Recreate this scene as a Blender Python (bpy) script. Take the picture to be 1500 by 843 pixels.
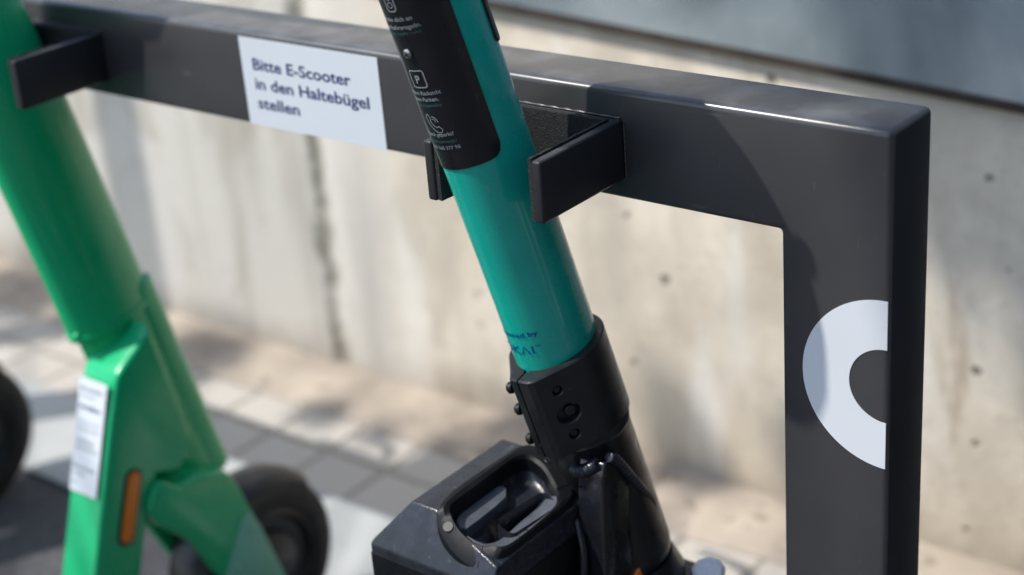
import bpy, bmesh, math, random
from mathutils import Vector, Matrix, noise
R=math.radians
random.seed(7)
for o in list(bpy.data.objects): bpy.data.objects.remove(o)
scene=bpy.context.scene
COL=scene.collection
G=.95                       # height of the rack's top edge above the ground

# ---------------------------------------------------------------- camera, sky, sun, exposure
cam=bpy.data.cameras.new('camera'); co=bpy.data.objects.new('camera',cam); COL.objects.link(co)
yaw,pitch,roll=-0.6968,-0.4197,-0.0829
f=Vector((math.sin(yaw)*math.cos(pitch),math.cos(yaw)*math.cos(pitch),math.sin(pitch)))
rt=f.cross(Vector((0,0,1))).normalized(); up=rt.cross(f)
r2=rt*math.cos(roll)+up*math.sin(roll); u2=-rt*math.sin(roll)+up*math.cos(roll)
m=Matrix((r2,u2,-f)).transposed().to_4x4(); m.translation=Vector((0.5382,-1.1071,0.4304+G)); co.matrix_world=m
cam.sensor_width=36; cam.lens=36*2446.6/1500; cam.clip_start=.02; cam.clip_end=500
cam.dof.use_dof=True; cam.dof.focus_distance=1.40; cam.dof.aperture_fstop=2.8; cam.dof.aperture_blades=9
scene.camera=co

SUN=Vector((.466,.55,-1)).normalized()          # direction the light travels
w=bpy.data.worlds.new('World'); scene.world=w; w.use_nodes=True
nt=w.node_tree; bg=nt.nodes['Background']; sky=nt.nodes.new('ShaderNodeTexSky'); sky.sky_type='NISHITA'; sky.sun_disc=False
sky.sun_elevation=math.asin(-SUN.z); sky.sun_rotation=math.atan2(-SUN.x,-SUN.y)
nt.links.new(sky.outputs[0],bg.inputs[0]); bg.inputs[1].default_value=.15
sl=bpy.data.lights.new('sun','SUN'); sl.energy=3.0; sl.angle=R(.53); sl.color=(1,.955,.89)
so=bpy.data.objects.new('sun',sl); COL.objects.link(so); so.rotation_euler=SUN.to_track_quat('-Z','Y').to_euler(); so.location=(-3,-3,6)
vs=scene.view_settings; vs.view_transform='Standard'; vs.look='None'; vs.gamma=1; vs.use_curve_mapping=False; vs.exposure=.58

# ---------------------------------------------------------------- materials
def N(nt,t,**k):
    n=nt.nodes.new(t)
    for a,b in k.items():
        if a in n.inputs.keys(): n.inputs[a].default_value=b
        else: setattr(n,a,b)
    return n
def mat(name,base,rough=.5,metal=0,var=.12,scale=30,bump=0,bscale=200,coat=0,spec=.5,rvar=.1,spots=None,coords='Object',crough=.06,scr=None,dust_sheen=0):
    m=bpy.data.materials.new(name); m.use_nodes=True; nt=m.node_tree; L=nt.links
    b=nt.nodes['Principled BSDF']; b.inputs['Metallic'].default_value=metal; b.inputs['Specular IOR Level'].default_value=spec
    b.inputs['Coat Weight'].default_value=coat; b.inputs['Coat Roughness'].default_value=crough
    tc=N(nt,'ShaderNodeTexCoord'); no=N(nt,'ShaderNodeTexNoise'); no.inputs['Scale'].default_value=scale; no.inputs['Detail'].default_value=6
    L.new(tc.outputs[coords],no.inputs['Vector'])
    mr=N(nt,'ShaderNodeMapRange'); L.new(no.outputs[0],mr.inputs[0]); mr.inputs[1].default_value=.3; mr.inputs[2].default_value=.7
    mx=N(nt,'ShaderNodeMix',data_type='RGBA'); L.new(mr.outputs[0],mx.inputs[0])
    mx.inputs[6].default_value=tuple(c*(1-var) for c in base)+(1,); mx.inputs[7].default_value=tuple(min(1,c*(1+var)) for c in base)+(1,)
    out=mx.outputs[2]
    if spots:      # small dust specks and scratches: (scale, threshold, colour)
        v=N(nt,'ShaderNodeTexNoise'); v.inputs['Scale'].default_value=spots[0]; v.inputs['Detail'].default_value=3; L.new(tc.outputs[coords],v.inputs['Vector'])
        g=N(nt,'ShaderNodeMapRange'); L.new(v.outputs[0],g.inputs[0]); g.inputs[1].default_value=spots[1]; g.inputs[2].default_value=spots[1]+.05; g.inputs[4].default_value=spots[3]
        m2=N(nt,'ShaderNodeMix',data_type='RGBA'); L.new(g.outputs[0],m2.inputs[0]); L.new(out,m2.inputs[6]); m2.inputs[7].default_value=tuple(spots[2])+(1,); out=m2.outputs[2]
    if scr:        # hairline scratches: (colour, strength)
        for rot,st in (((.4,.2,.9),(260,9,60)),((1.1,.7,.2),(14,300,80))):
            mp=N(nt,'ShaderNodeMapping'); mp.inputs['Rotation'].default_value=rot; mp.inputs['Scale'].default_value=st; L.new(tc.outputs[coords],mp.inputs[0])
            q=N(nt,'ShaderNodeTexNoise'); q.inputs['Scale'].default_value=1; q.inputs['Detail'].default_value=2; L.new(mp.outputs[0],q.inputs['Vector'])
            g=N(nt,'ShaderNodeMapRange'); L.new(q.outputs[0],g.inputs[0]); g.inputs[1].default_value=.715; g.inputs[2].default_value=.76; g.inputs[4].default_value=scr[1]
            m3=N(nt,'ShaderNodeMix',data_type='RGBA'); L.new(g.outputs[0],m3.inputs[0]); L.new(out,m3.inputs[6]); m3.inputs[7].default_value=tuple(scr[0])+(1,); out=m3.outputs[2]
    if dust_sheen:       # settled dust on upward faces; on the frame also painted-in brightness of its top
        ge=N(nt,'ShaderNodeNewGeometry'); sx=N(nt,'ShaderNodeSeparateXYZ'); L.new(ge.outputs['Normal'],sx.inputs[0])
        dn=N(nt,'ShaderNodeTexNoise'); dn.inputs['Scale'].default_value=26; dn.inputs['Detail'].default_value=8; L.new(tc.outputs[coords],dn.inputs['Vector'])
        a=N(nt,'ShaderNodeMapRange'); L.new(sx.outputs[2],a.inputs[0]); a.inputs[1].default_value=.5; a.inputs[2].default_value=1
        c_=N(nt,'ShaderNodeMapRange'); L.new(dn.outputs[0],c_.inputs[0]); c_.inputs[1].default_value=.42; c_.inputs[2].default_value=.7; c_.inputs[3].default_value=.25
        k=N(nt,'ShaderNodeMath',operation='MULTIPLY'); L.new(a.outputs[0],k.inputs[0]); L.new(c_.outputs[0],k.inputs[1])
        k2=N(nt,'ShaderNodeMath',operation='MULTIPLY'); L.new(k.outputs[0],k2.inputs[0]); k2.inputs[1].default_value=dust_sheen
        m4=N(nt,'ShaderNodeMix',data_type='RGBA'); L.new(k2.outputs[0],m4.inputs[0]); L.new(out,m4.inputs[6]); m4.inputs[7].default_value=(.27,.28,.28,1); out=m4.outputs[2]
    L.new(out,b.inputs['Base Color'])
    n2=N(nt,'ShaderNodeTexNoise'); n2.inputs['Scale'].default_value=scale*1.7; n2.inputs['Detail'].default_value=5; L.new(tc.outputs[coords],n2.inputs['Vector'])
    r=N(nt,'ShaderNodeMapRange'); L.new(n2.outputs[0],r.inputs[0]); r.inputs[1].default_value=.3; r.inputs[2].default_value=.7; r.inputs[3].default_value=max(.02,rough-rvar); r.inputs[4].default_value=min(1,rough+rvar)
    L.new(r.outputs[0],b.inputs['Roughness'])
    if bump:
        bn=N(nt,'ShaderNodeTexNoise'); bn.inputs['Scale'].default_value=bscale; bn.inputs['Detail'].default_value=4; L.new(tc.outputs[coords],bn.inputs['Vector'])
        bp=N(nt,'ShaderNodeBump'); bp.inputs['Strength'].default_value=bump; bp.inputs['Distance'].default_value=.001; L.new(bn.outputs[0],bp.inputs['Height']); L.new(bp.outputs[0],b.inputs['Normal'])
    return m
M={}
M['powder']=mat('grey_powder_coat',(.041,.040,.042),.34,var=.06,scale=12,bump=.10,bscale=900,spots=(1400,.70,(.2,.2,.2),.35),rvar=.06,coat=.5,crough=.22,scr=((.16,.16,.16),.2),dust_sheen=.45)  # top-face dusting raised to brighten the bar like the light on it
M['bracket']=mat('shaded_grey_coat',(.022,.023,.025),.42,var=.06,scale=12,bump=.10,bscale=900,spec=.3,scr=((.12,.12,.12),.3),dust_sheen=.2)  # the rack's grey coat, darkened for the arms' shaded side faces
M['felt']=mat('black_rubber_lining',(.012,.012,.013),.75,bump=.9,bscale=500,var=.4,scale=300,spots=(900,.66,(.2,.2,.2),.5))
M['sticker']=mat('matt_white_sticker',(.62,.66,.70),.5,var=.02,scale=8)
M['logo']=mat('white_vinyl',(.66,.69,.72),.5,var=.015,scale=8)
M['ink']=mat('navy_print',(.012,.028,.13),.5,var=.1)
M['teal']=mat('teal_lacquer',(.004,.41,.31),.27,scr=((.12,.42,.36),.4),var=.06,scale=20,coat=.4,bump=.05,bscale=400,spots=(60,.735,(.01,.06,.05),.5))
M['panel']=mat('black_label_film',(.007,.007,.009),.33,var=.2,scale=30)
M['print_grey']=mat('grey_print',(.26,.29,.30),.5)
M['print_green']=mat('green_print',(.03,.13,.11),.5)
M['print_blue']=mat('blue_print',(.0,.02,.30),.45)
M['steel']=mat('stainless_steel',(.42,.41,.38),.25,metal=1,var=.2,scale=200)
M['black_metal']=mat('black_anodised_metal',(.010,.0105,.012),.36,dust_sheen=.04,scr=((.07,.07,.075),.5),var=.25,scale=40,bump=.12,bscale=500,spots=(160,.70,(.08,.08,.08),.4))
M['black_gloss']=mat('black_painted_frame',(.007,.008,.011),.30,var=.3,scale=30,bump=.06,bscale=300,coat=.3,spots=(220,.70,(.09,.10,.11),.4))
M['weld']=mat('painted_weld_bead',(.012,.015,.024),.38,coat=.1,var=.2)
M['battery']=mat('scuffed_black_plastic',(.017,.020,.027),.24,scr=((.13,.14,.15),.5),dust_sheen=.03,var=.3,scale=60,bump=.25,bscale=900,spots=(120,.66,(.12,.13,.14),.45),rvar=.12)
M['battery_matt']=mat('matt_black_plastic',(.004,.0045,.006),.50,spec=.3,var=.2,scale=60,bump=.15,bscale=700)
M['rubber']=mat('black_rubber',(.009,.009,.010),.62,bump=.4,bscale=150,var=.3,scale=30)
M['fender']=mat('black_fender_plastic',(.006,.006,.007),.42,var=.2,scale=30)
M['green']=mat('green_lacquer',(.004,.46,.175),.27,scr=((.10,.45,.28),.35),dust_sheen=.1,var=.05,scale=10,coat=.25,spec=.45,spots=(50,.74,(.05,.2,.12),.4))
M['green_cover']=mat('green_reflection_tint',(.20,.52,.36),.4,var=.06)  # pale tone is a reflection on the fork leg, put into the colour
M['asphalt']=mat('asphalt',(.075,.075,.082),.85,var=.3,scale=60,bump=1,bscale=120)
M['earth']=mat('sandy_strip',(.37,.315,.255),.9,var=.25,scale=9,bump=.8,bscale=90,spots=(22,.60,(.14,.11,.08),.5))
M['bark']=mat('bark',(.12,.09,.06),.9,bump=1,bscale=40)
M['bolt_zinc']=mat('zinc_plated_bolt',(.74,.745,.74),.5,metal=.1,var=.1,scale=200)
M['galv_pole']=mat('galvanised_pole',(.4,.42,.43),.4,metal=.8)

def amber():
    m=mat('amber_reflector',(.95,.24,.01),.3,coat=.2,var=.15,scale=400,bump=.8,bscale=700); return m
M['amber']=amber()

def paver_mat():
    m=bpy.data.materials.new('concrete_pavers'); m.use_nodes=True; nt=m.node_tree; L=nt.links; b=nt.nodes['Principled BSDF']
    ge=N(nt,'ShaderNodeNewGeometry'); sp=N(nt,'ShaderNodeSeparateXYZ'); 
    nn=N(nt,'ShaderNodeTexNoise'); nn.inputs['Scale'].default_value=14; L.new(ge.outputs['Position'],nn.inputs['Vector'])
    vm=N(nt,'ShaderNodeVectorMath',operation='MULTIPLY_ADD'); L.new(nn.outputs['Color'],vm.inputs[0]); vm.inputs[1].default_value=(.007,.007,0); L.new(ge.outputs['Position'],vm.inputs[2]); L.new(vm.outputs[0],sp.inputs[0])
    P=.131
    def joint(out,off):
        a=N(nt,'ShaderNodeMath',operation='SUBTRACT'); L.new(out,a.inputs[0]); a.inputs[1].default_value=off
        d=N(nt,'ShaderNodeMath',operation='DIVIDE'); L.new(a.outputs[0],d.inputs[0]); d.inputs[1].default_value=P
        fr=N(nt,'ShaderNodeMath',operation='FRACT'); L.new(d.outputs[0],fr.inputs[0])
        s=N(nt,'ShaderNodeMath',operation='SUBTRACT'); L.new(fr.outputs[0],s.inputs[0]); s.inputs[1].default_value=.5
        ab=N(nt,'ShaderNodeMath',operation='ABSOLUTE'); L.new(s.outputs[0],ab.inputs[0])
        mr=N(nt,'ShaderNodeMapRange'); mr.interpolation_type='SMOOTHSTEP'; L.new(ab.outputs[0],mr.inputs[0]); mr.inputs[1].default_value=.425; mr.inputs[2].default_value=.485
        fl=N(nt,'ShaderNodeMath',operation='FLOOR'); L.new(d.outputs[0],fl.inputs[0])
        return mr.outputs[0],fl.outputs[0]
    jx,ix=joint(sp.outputs[0],-1.434+.0035); jy,iy=joint(sp.outputs[1],.576+.0035)
    j=N(nt,'ShaderNodeMath',operation='MAXIMUM'); L.new(jx,j.inputs[0]); L.new(jy,j.inputs[1])
    cx=N(nt,'ShaderNodeCombineXYZ'); L.new(ix,cx.inputs[0]); L.new(iy,cx.inputs[1]); wn=N(nt,'ShaderNodeTexWhiteNoise'); L.new(cx.outputs[0],wn.inputs['Vector'])
    no=N(nt,'ShaderNodeTexNoise'); no.inputs['Scale'].default_value=45; no.inputs['Detail'].default_value=7; L.new(ge.outputs['Position'],no.inputs['Vector'])
    ad=N(nt,'ShaderNodeMath',operation='MULTIPLY_ADD'); L.new(no.outputs[0],ad.inputs[0]); ad.inputs[1].default_value=.7; L.new(wn.outputs['Value'],ad.inputs[2])
    mr=N(nt,'ShaderNodeMapRange'); L.new(ad.outputs[0],mr.inputs[0]); mr.inputs[1].default_value=.2; mr.inputs[2].default_value=1.5
    mx=N(nt,'ShaderNodeMix',data_type='RGBA'); L.new(mr.outputs[0],mx.inputs[0]); mx.inputs[6].default_value=(.45,.42,.375,1); mx.inputs[7].default_value=(.49,.46,.41,1)
    m2=N(nt,'ShaderNodeMix',data_type='RGBA'); L.new(j.outputs[0],m2.inputs[0]); L.new(mx.outputs[2],m2.inputs[6]); m2.inputs[7].default_value=(.30,.275,.235,1)
    L.new(m2.outputs[2],b.inputs['Base Color']); b.inputs['Roughness'].default_value=.85
    h=N(nt,'ShaderNodeMath',operation='MULTIPLY_ADD'); L.new(j.outputs[0],h.inputs[0]); h.inputs[1].default_value=-1.5; L.new(no.outputs[0],h.inputs[2])
    bp=N(nt,'ShaderNodeBump'); bp.inputs['Distance'].default_value=.002; L.new(h.outputs[0],bp.inputs['Height']); L.new(bp.outputs[0],b.inputs['Normal'])
    return m
M['pavers']=paver_mat()
def paint_mat():
    m=mat('worn_white_paint',(.42,.435,.43),.7,var=.06,scale=12,bump=.6,bscale=200,spots=(35,.63,(.30,.30,.27),.45)); return m
M['paint']=paint_mat()

def wall_mat():
    m=bpy.data.materials.new('weathered_concrete'); m.use_nodes=True; nt=m.node_tree; L=nt.links; b=nt.nodes['Principled BSDF']; b.inputs['Roughness'].default_value=.85
    ge=N(nt,'ShaderNodeNewGeometry'); sp=N(nt,'ShaderNodeSeparateXYZ'); L.new(ge.outputs['Position'],sp.inputs[0]); X,Z=sp.outputs[0],sp.outputs[2]
    def noise_(scale,detail=5,stretch=(1,1,1),dist=0):
        mp=N(nt,'ShaderNodeMapping'); mp.inputs['Scale'].default_value=stretch; L.new(ge.outputs['Position'],mp.inputs[0])
        n=N(nt,'ShaderNodeTexNoise'); n.inputs['Scale'].default_value=scale; n.inputs['Detail'].default_value=detail; n.inputs['Distortion'].default_value=dist; L.new(mp.outputs[0],n.inputs['Vector']); return n.outputs[0]
    def mr(src,a,b_,c=0,d=1,smooth=True):
        n=N(nt,'ShaderNodeMapRange'); n.interpolation_type='SMOOTHSTEP' if smooth else 'LINEAR'; L.new(src,n.inputs[0])
        for i,v in enumerate((a,b_,c,d)): n.inputs[i+1].default_value=v
        return n.outputs[0]
    def mth(op,a,b_=None,c=None):
        n=N(nt,'ShaderNodeMath',operation=op)
        for i,v in enumerate((a,b_,c)):
            if v is None: continue
            if hasattr(v,'is_output'): L.new(v,n.inputs[i])
            else: n.inputs[i].default_value=v
        return n.outputs[0]
    def mix(fac,a,b_):
        n=N(nt,'ShaderNodeMix',data_type='RGBA')
        for i,v in ((0,fac),(6,a),(7,b_)):
            if hasattr(v,'is_output'): L.new(v,n.inputs[i])
            else: n.inputs[i].default_value=v if i==0 else tuple(v)+(1,)
        return n.outputs[2]
    big=noise_(1.6,4); mid=noise_(7,6); streak=noise_(9,5,(1,1,.16),.3); fine=noise_(60,6)
    base=mix(mr(big,.35,.65),(.64,.555,.435),(.82,.735,.61))
    base=mix(mr(mid,.42,.66,0,.5),base,(.46,.40,.32))
    base=mix(mr(fine,.52,.70,0,.35),base,(.42,.38,.31))
    # lime-white left part, warm middle, greyer right end
    xl=mr(mth('ADD',X,mth('MULTIPLY',big,.3)),-1.35,-1.0)       # 0 left .. 1 right
    base=mix(mth('MULTIPLY',mth('SUBTRACT',1,xl),.75),base,(.80,.765,.70))
    base=mix(mr(streak,.52,.70,0,.6),base,(.82,.79,.74))
    base=mix(mr(noise_(4.5,6,(1,1,.7),1.0),.54,.66,0,.42),base,(.47,.41,.32))
    base=mix(mr(streak,.48,.28,0,.4),base,(.40,.36,.29))
    xr=mr(mth('ADD',X,mth('MULTIPLY',mid,.2)),-.50,-.22)
    zr=mr(mth('ADD',Z,mth('MULTIPLY',mid,.3)),.22,.60)
    base=mix(mth('MULTIPLY',mth('MULTIPLY',xr,zr),.35),base,(.56,.56,.52))  # cool grey stands in for shade on the upper right end
    bl=mth('MULTIPLY',mr(noise_(3.2,5,(1,1,.8),.6),.52,.68),mr(X,-1.25,-.8)); base=mix(mth('MULTIPLY',bl,.30),base,(.33,.265,.185))
    # rust-brown runs on the right end
    br=mth('MULTIPLY',mr(X,-.42,-.25),mr(noise_(6,4,(1,1,.45),1.2),.50,.66))
    base=mix(mth('MULTIPLY',br,.75),base,(.25,.17,.095))
    # dirt line at foot of the wall
    ft=mr(mth('ADD',Z,mth('MULTIPLY',mid,-.10)),.06,-.05)
    base=mix(mth('MULTIPLY',ft,.6),base,(.20,.165,.125))
    # mossy formwork joint
    wob=mth('ADD',X,mth('MULTIPLY',mth('SUBTRACT',noise_(11,4),.5),.05))
    dj=mth('ABSOLUTE',mth('SUBTRACT',wob,-1.478)); jo=mr(dj,.034,.008)
    jo=mth('MULTIPLY',jo,mr(noise_(26,5),.30,.62,.35,1))
    base=mix(mth('MULTIPLY',jo,.85),base,(.20,.185,.14))
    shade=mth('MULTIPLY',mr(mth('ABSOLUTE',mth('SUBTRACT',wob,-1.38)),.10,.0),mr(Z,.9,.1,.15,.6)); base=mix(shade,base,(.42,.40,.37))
    # air holes in the concrete
    vo=N(nt,'ShaderNodeTexVoronoi'); vo.inputs['Scale'].default_value=16; vo.inputs['Randomness'].default_value=1
    wv=N(nt,'ShaderNodeVectorMath',operation='MULTIPLY_ADD'); nc=N(nt,'ShaderNodeTexNoise'); nc.inputs['Scale'].default_value=70; L.new(ge.outputs['Position'],nc.inputs['Vector']); L.new(nc.outputs['Color'],wv.inputs[0]); wv.inputs[1].default_value=(.008,.008,.008); L.new(ge.outputs['Position'],wv.inputs[2])
    flat=N(nt,'ShaderNodeVectorMath',operation='MULTIPLY'); L.new(wv.outputs[0],flat.inputs[0]); flat.inputs[1].default_value=(1,0,1); L.new(flat.outputs[0],vo.inputs['Vector'])
    pick=N(nt,'ShaderNodeSeparateColor'); L.new(vo.outputs['Color'],pick.inputs[0])
    size=mr(pick.outputs[0],.30,1,.0,.135,False)
    hole=mr(mth('SUBTRACT',vo.outputs['Distance'],size),.03,-.03)
    hole=mth('MULTIPLY',hole,mr(pick.outputs[0],.30,.35))
    hole=mth('MULTIPLY',hole,mr(X,-1.3,-.8,.15,1))
    base=mix(mth('MULTIPLY',hole,.85),base,(.16,.14,.11))
    L.new(base,b.inputs['Base Color'])
    hh=mth('MULTIPLY_ADD',hole,-3,fine); hh=mth('MULTIPLY_ADD',jo,-2,hh)
    bp=N(nt,'ShaderNodeBump'); bp.inputs['Distance'].default_value=.002; bp.inputs['Strength'].default_value=.7; L.new(hh,bp.inputs['Height']); L.new(bp.outputs[0],b.inputs['Normal'])
    return m
M['wall']=wall_mat()
def galv():
    m=bpy.data.materials.new('weathered_galvanised_steel'); m.use_nodes=True; nt=m.node_tree; L=nt.links; b=nt.nodes['Principled BSDF']
    ge=N(nt,'ShaderNodeNewGeometry')
    a=N(nt,'ShaderNodeTexNoise'); a.inputs['Scale'].default_value=2.1; a.inputs['Detail'].default_value=5; a.inputs['Distortion'].default_value=.8; L.new(ge.outputs['Position'],a.inputs['Vector'])
    v=N(nt,'ShaderNodeTexVoronoi'); v.inputs['Scale'].default_value=30; L.new(ge.outputs['Position'],v.inputs['Vector'])
    s=N(nt,'ShaderNodeSeparateColor'); L.new(v.outputs['Color'],s.inputs[0])
    ad=N(nt,'ShaderNodeMath',operation='MULTIPLY_ADD'); L.new(s.outputs[0],ad.inputs[0]); ad.inputs[1].default_value=.035; L.new(a.outputs[0],ad.inputs[2])
    r=N(nt,'ShaderNodeValToRGB'); L.new(ad.outputs[0],r.inputs[0]); e=r.color_ramp.elements
    e[0].position=.34; e[0].color=(.16,.20,.215,1); e[1].position=.72; e[1].color=(.62,.67,.68,1); x=e.new(.55); x.color=(.38,.435,.455,1)
    L.new(r.outputs[0],b.inputs['Base Color']); b.inputs['Metallic'].default_value=.35; b.inputs['Roughness'].default_value=.55
    return m
M['galv']=galv()
def leafm():
    m=mat('leaves',(.06,.10,.03),.6,var=.3,scale=5); return m
M['leaf']=leafm()
M['rust']=mat('dark_rusted_steel',(.045,.033,.024),.8,var=.4,scale=20,bump=.5)
M['leaf_dark']=mat('evergreen_leaves',(.012,.022,.012),.7,var=.3,scale=6,spec=.2)
M['lit_plastic']=mat('lit_plastic',(.085,.093,.11),.34,var=.2,scale=60,bump=.2,bscale=700,spots=(120,.68,(.2,.2,.22),.4))  # battery plastic made paler to hold the sunlight inside the recess

# ---------------------------------------------------------------- mesh helpers (rack coordinates, z=0 at the bar's top edge)
def rv(p): return Vector((p[0],p[1],p[2]+G))
def build(name,bm,m,parent=None,smooth=35,recalc=True):
    if recalc: bmesh.ops.recalc_face_normals(bm,faces=bm.faces)
    off=Vector((0,0,0)); q=parent
    while q: off+=q.location; q=q.parent
    for v in bm.verts: v.co=rv(v.co)-off
    me=bpy.data.meshes.new(name); bm.to_mesh(me); bm.free()
    for p in me.polygons: p.use_smooth=True
    me.set_sharp_from_angle(angle=R(smooth))
    me.materials.append(m)
    o=bpy.data.objects.new(name,me); COL.objects.link(o)
    if parent: o.parent=parent
    return o
def tag(o,label=None,cat=None,group=None,kind=None):
    if label: o['label']=label
    if cat: o['category']=cat
    if group: o['group']=group
    if kind: o['kind']=kind
    return o
def empty(name,x,y):
    o=bpy.data.objects.new(name,None); COL.objects.link(o); o.location=(x,y,0); o.empty_display_size=.1; return o
def bevel(bm,w,seg=2,angle=30,geom=None):
    ed=[e for e in bm.edges if e.is_manifold and e.calc_face_angle(0)>R(angle)] if geom is None else geom
    bmesh.ops.bevel(bm,geom=ed,offset=w,segments=seg,profile=.5,affect='EDGES',clamp_overlap=True)
def prism(pts,axis,lo,hi,bm=None):
    """extrude the 2D polygon pts along an axis: 'x' -> pts are (y,z), 'y' -> (x,z), 'z' -> (x,y)"""
    bm=bm or bmesh.new()
    def P(p,t): return {'x':(t,p[0],p[1]),'y':(p[0],t,p[1]),'z':(p[0],p[1],t)}[axis]
    a=[bm.verts.new(P(p,lo)) for p in pts]; b=[bm.verts.new(P(p,hi)) for p in pts]; n=len(pts)
    bm.faces.new(a); bm.faces.new(b[::-1])
    for i in range(n): bm.faces.new((a[i],a[(i+1)%n],b[(i+1)%n],b[i]))
    return bm
def box(x0,x1,y0,y1,z0,z1,bm=None,bv=0,seg=2):
    b=prism([(x0,y0),(x1,y0),(x1,y1),(x0,y1)],'z',z0,z1)
    if bv: bmesh.ops.recalc_face_normals(b,faces=b.faces); bevel(b,bv,seg)
    if bm is None: return b
    join(bm,b); return bm
def join(dst,src):
    mp={v:dst.verts.new(v.co) for v in src.verts}
    for f_ in src.faces:
        try: dst.faces.new([mp[v] for v in f_.verts])
        except ValueError: pass
    src.free()
def loft(rings,bm=None,cap=True,closed=False):
    bm=bm or bmesh.new(); V=[[bm.verts.new(p) for p in r] for r in rings]; n=len(rings[0])
    k=len(V) if closed else len(V)-1
    for i in range(k):
        a,b=V[i],V[(i+1)%len(V)]
        for j in range(n): bm.faces.new((a[j],a[(j+1)%n],b[(j+1)%n],b[j]))
    if cap and not closed: bm.faces.new(V[0][::-1]); bm.faces.new(V[-1])
    return bm
def frame(D,hint=(1,0,0)):
    D=Vector(D).normalized(); h=Vector(hint); X=(h-D*h.dot(D)).normalized(); return X,D.cross(X),D
def tube(pts,r,n=16,bm=None,cap=True,closed=False,hint=None):
    pts=[Vector(p) for p in pts]; rings=[]; m_=len(pts); px=None
    for i,p in enumerate(pts):
        if closed: t=pts[(i+1)%m_]-pts[i-1]
        else: t=pts[min(i+1,m_-1)]-pts[max(i-1,0)]
        t.normalize()
        if px is None:
            h=Vector(hint or ((1,0,0) if abs(t.x)<.8 else (0,1,0))); px=(h-t*h.dot(t)).normalized()
        else: px=(px-t*px.dot(t)).normalized()
        py=t.cross(px); rr=r[i] if hasattr(r,'__len__') else r
        rings.append([p+px*rr*math.cos(2*math.pi*k/n)+py*rr*math.sin(2*math.pi*k/n) for k in range(n)])
    return loft(rings,bm,cap,closed)
def smoothpath(pts,n=8):
    pts=[Vector(p) for p in pts]; out=[]
    for i in range(len(pts)-1):
        p0=pts[max(i-1,0)];p1=pts[i];p2=pts[i+1];p3=pts[min(i+2,len(pts)-1)]
        for k in range(n):
            t=k/n; out.append(.5*((2*p1)+(p2-p0)*t+(2*p0-5*p1+4*p2-p3)*t*t+(3*p1-p0-3*p2+p3)*t**3))
    out.append(pts[-1]); return out
def lathe(prof,c,axis,n=48,bm=None,a0=0,a1=360):
    """prof: (radius, offset along axis); revolve around an axis line through c"""
    X,Y,D=frame(axis,(0,0,1)); c=Vector(c); full=abs(a1-a0)>=359.9; rings=[]
    k=n if full else n+1
    for i in range(k):
        a=R(a0+(a1-a0)*i/n); rings.append([c+D*o+(X*math.cos(a)+Y*math.sin(a))*r for r,o in prof])
    return loft(rings,bm,cap=True,closed=full)
def disc(c,axis,r,h,n=20,bm=None,bv=.0006,dome=0):
    """low cylinder (screw head, bolt) standing on c along axis"""
    X,Y,D=frame(axis,(0,0,1)); c=Vector(c); rings=[]
    for rr,o in ((r,0),(r,h-bv),(r-bv,h),(r*.6,h+dome*.7),(r*.25,h+dome)):
        rings.append([c+D*o+(X*math.cos(2*math.pi*k/n)+Y*math.sin(2*math.pi*k/n))*rr for k in range(n)])
    return loft(rings,bm)
_fonts={}
def text_bm(s,width=None,cap=None,bold=0,align='LEFT',depth=.00015,sub=0):
    """lettering as a flat mesh in the xy plane: returns bmesh; scaled to a width or a cap height"""
    cu=bpy.data.curves.new('t','FONT'); cu.body=s; cu.size=1; cu.offset=bold; cu.align_x=align; cu.resolution_u=3
    o=bpy.data.objects.new('t',cu); COL.objects.link(o)
    dg=bpy.context.evaluated_depsgraph_get(); me=bpy.data.meshes.new_from_object(o.evaluated_get(dg))
    bpy.data.objects.remove(o); bpy.data.curves.remove(cu)
    bm=bmesh.new(); bm.from_mesh(me); bpy.data.meshes.remove(me)
    xs=[v.co.x for v in bm.verts]; x0,x1=min(xs),max(xs)
    k=width/(x1-x0) if width else cap/.727
    ky=cap/.727 if cap else k
    sh={'LEFT':x0,'CENTER':(x0+x1)/2,'RIGHT':x1}[align]
    for v in bm.verts: v.co=Vector(((v.co.x-sh)*k,v.co.y*ky,0))
    if sub:
        bmesh.ops.triangulate(bm,faces=bm.faces); bmesh.ops.subdivide_edges(bm,edges=[e for e in bm.edges if e.calc_length()>sub],cuts=1)
    return bm
def mapbm(bm,fn):
    for v in bm.verts: v.co=fn(v.co.x,v.co.y)
    return bm

# ---------------------------------------------------------------- the setting
def sheet(name,x0,x1,y0,y1,z,m):
    bm=bmesh.new(); bm.faces.new([bm.verts.new(p) for p in ((x0,y0,z-G),(x1,y0,z-G),(x1,y1,z-G),(x0,y1,z-G))])
    return tag(build(name,bm,m,recalc=False),kind='structure')
sheet('ground',-150,150,-150,150,0,M['asphalt'])
sheet('pavement',-9,7,.262,.80,.004,M['pavers'])
sheet('road_marking',-9,7,.262,.471,.008,M['paint'])
# rough sandy verge along the foot of the wall
bm=bmesh.new(); nx=260; rows=[.668,.69,.72,.76,.805]
V=[]
for i in range(nx+1):
    x=-9+16*i/nx; col=[]
    for j,y in enumerate(rows):
        nz=noise.noise(Vector((x*9,y*20,0)))
        col.append(bm.verts.new((x,y+(.010*noise.noise(Vector((x*7,3,0))) if j==0 else 0),-G+.006+(.0 if j==0 else .004+.006*abs(nz)+.004*j))))
    V.append(col)
for i in range(nx):
    for j in range(len(rows)-1): bm.faces.new((V[i][j],V[i+1][j],V[i+1][j+1],V[i][j+1]))
tag(build('verge',bm,M['earth']),kind='structure')

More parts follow.
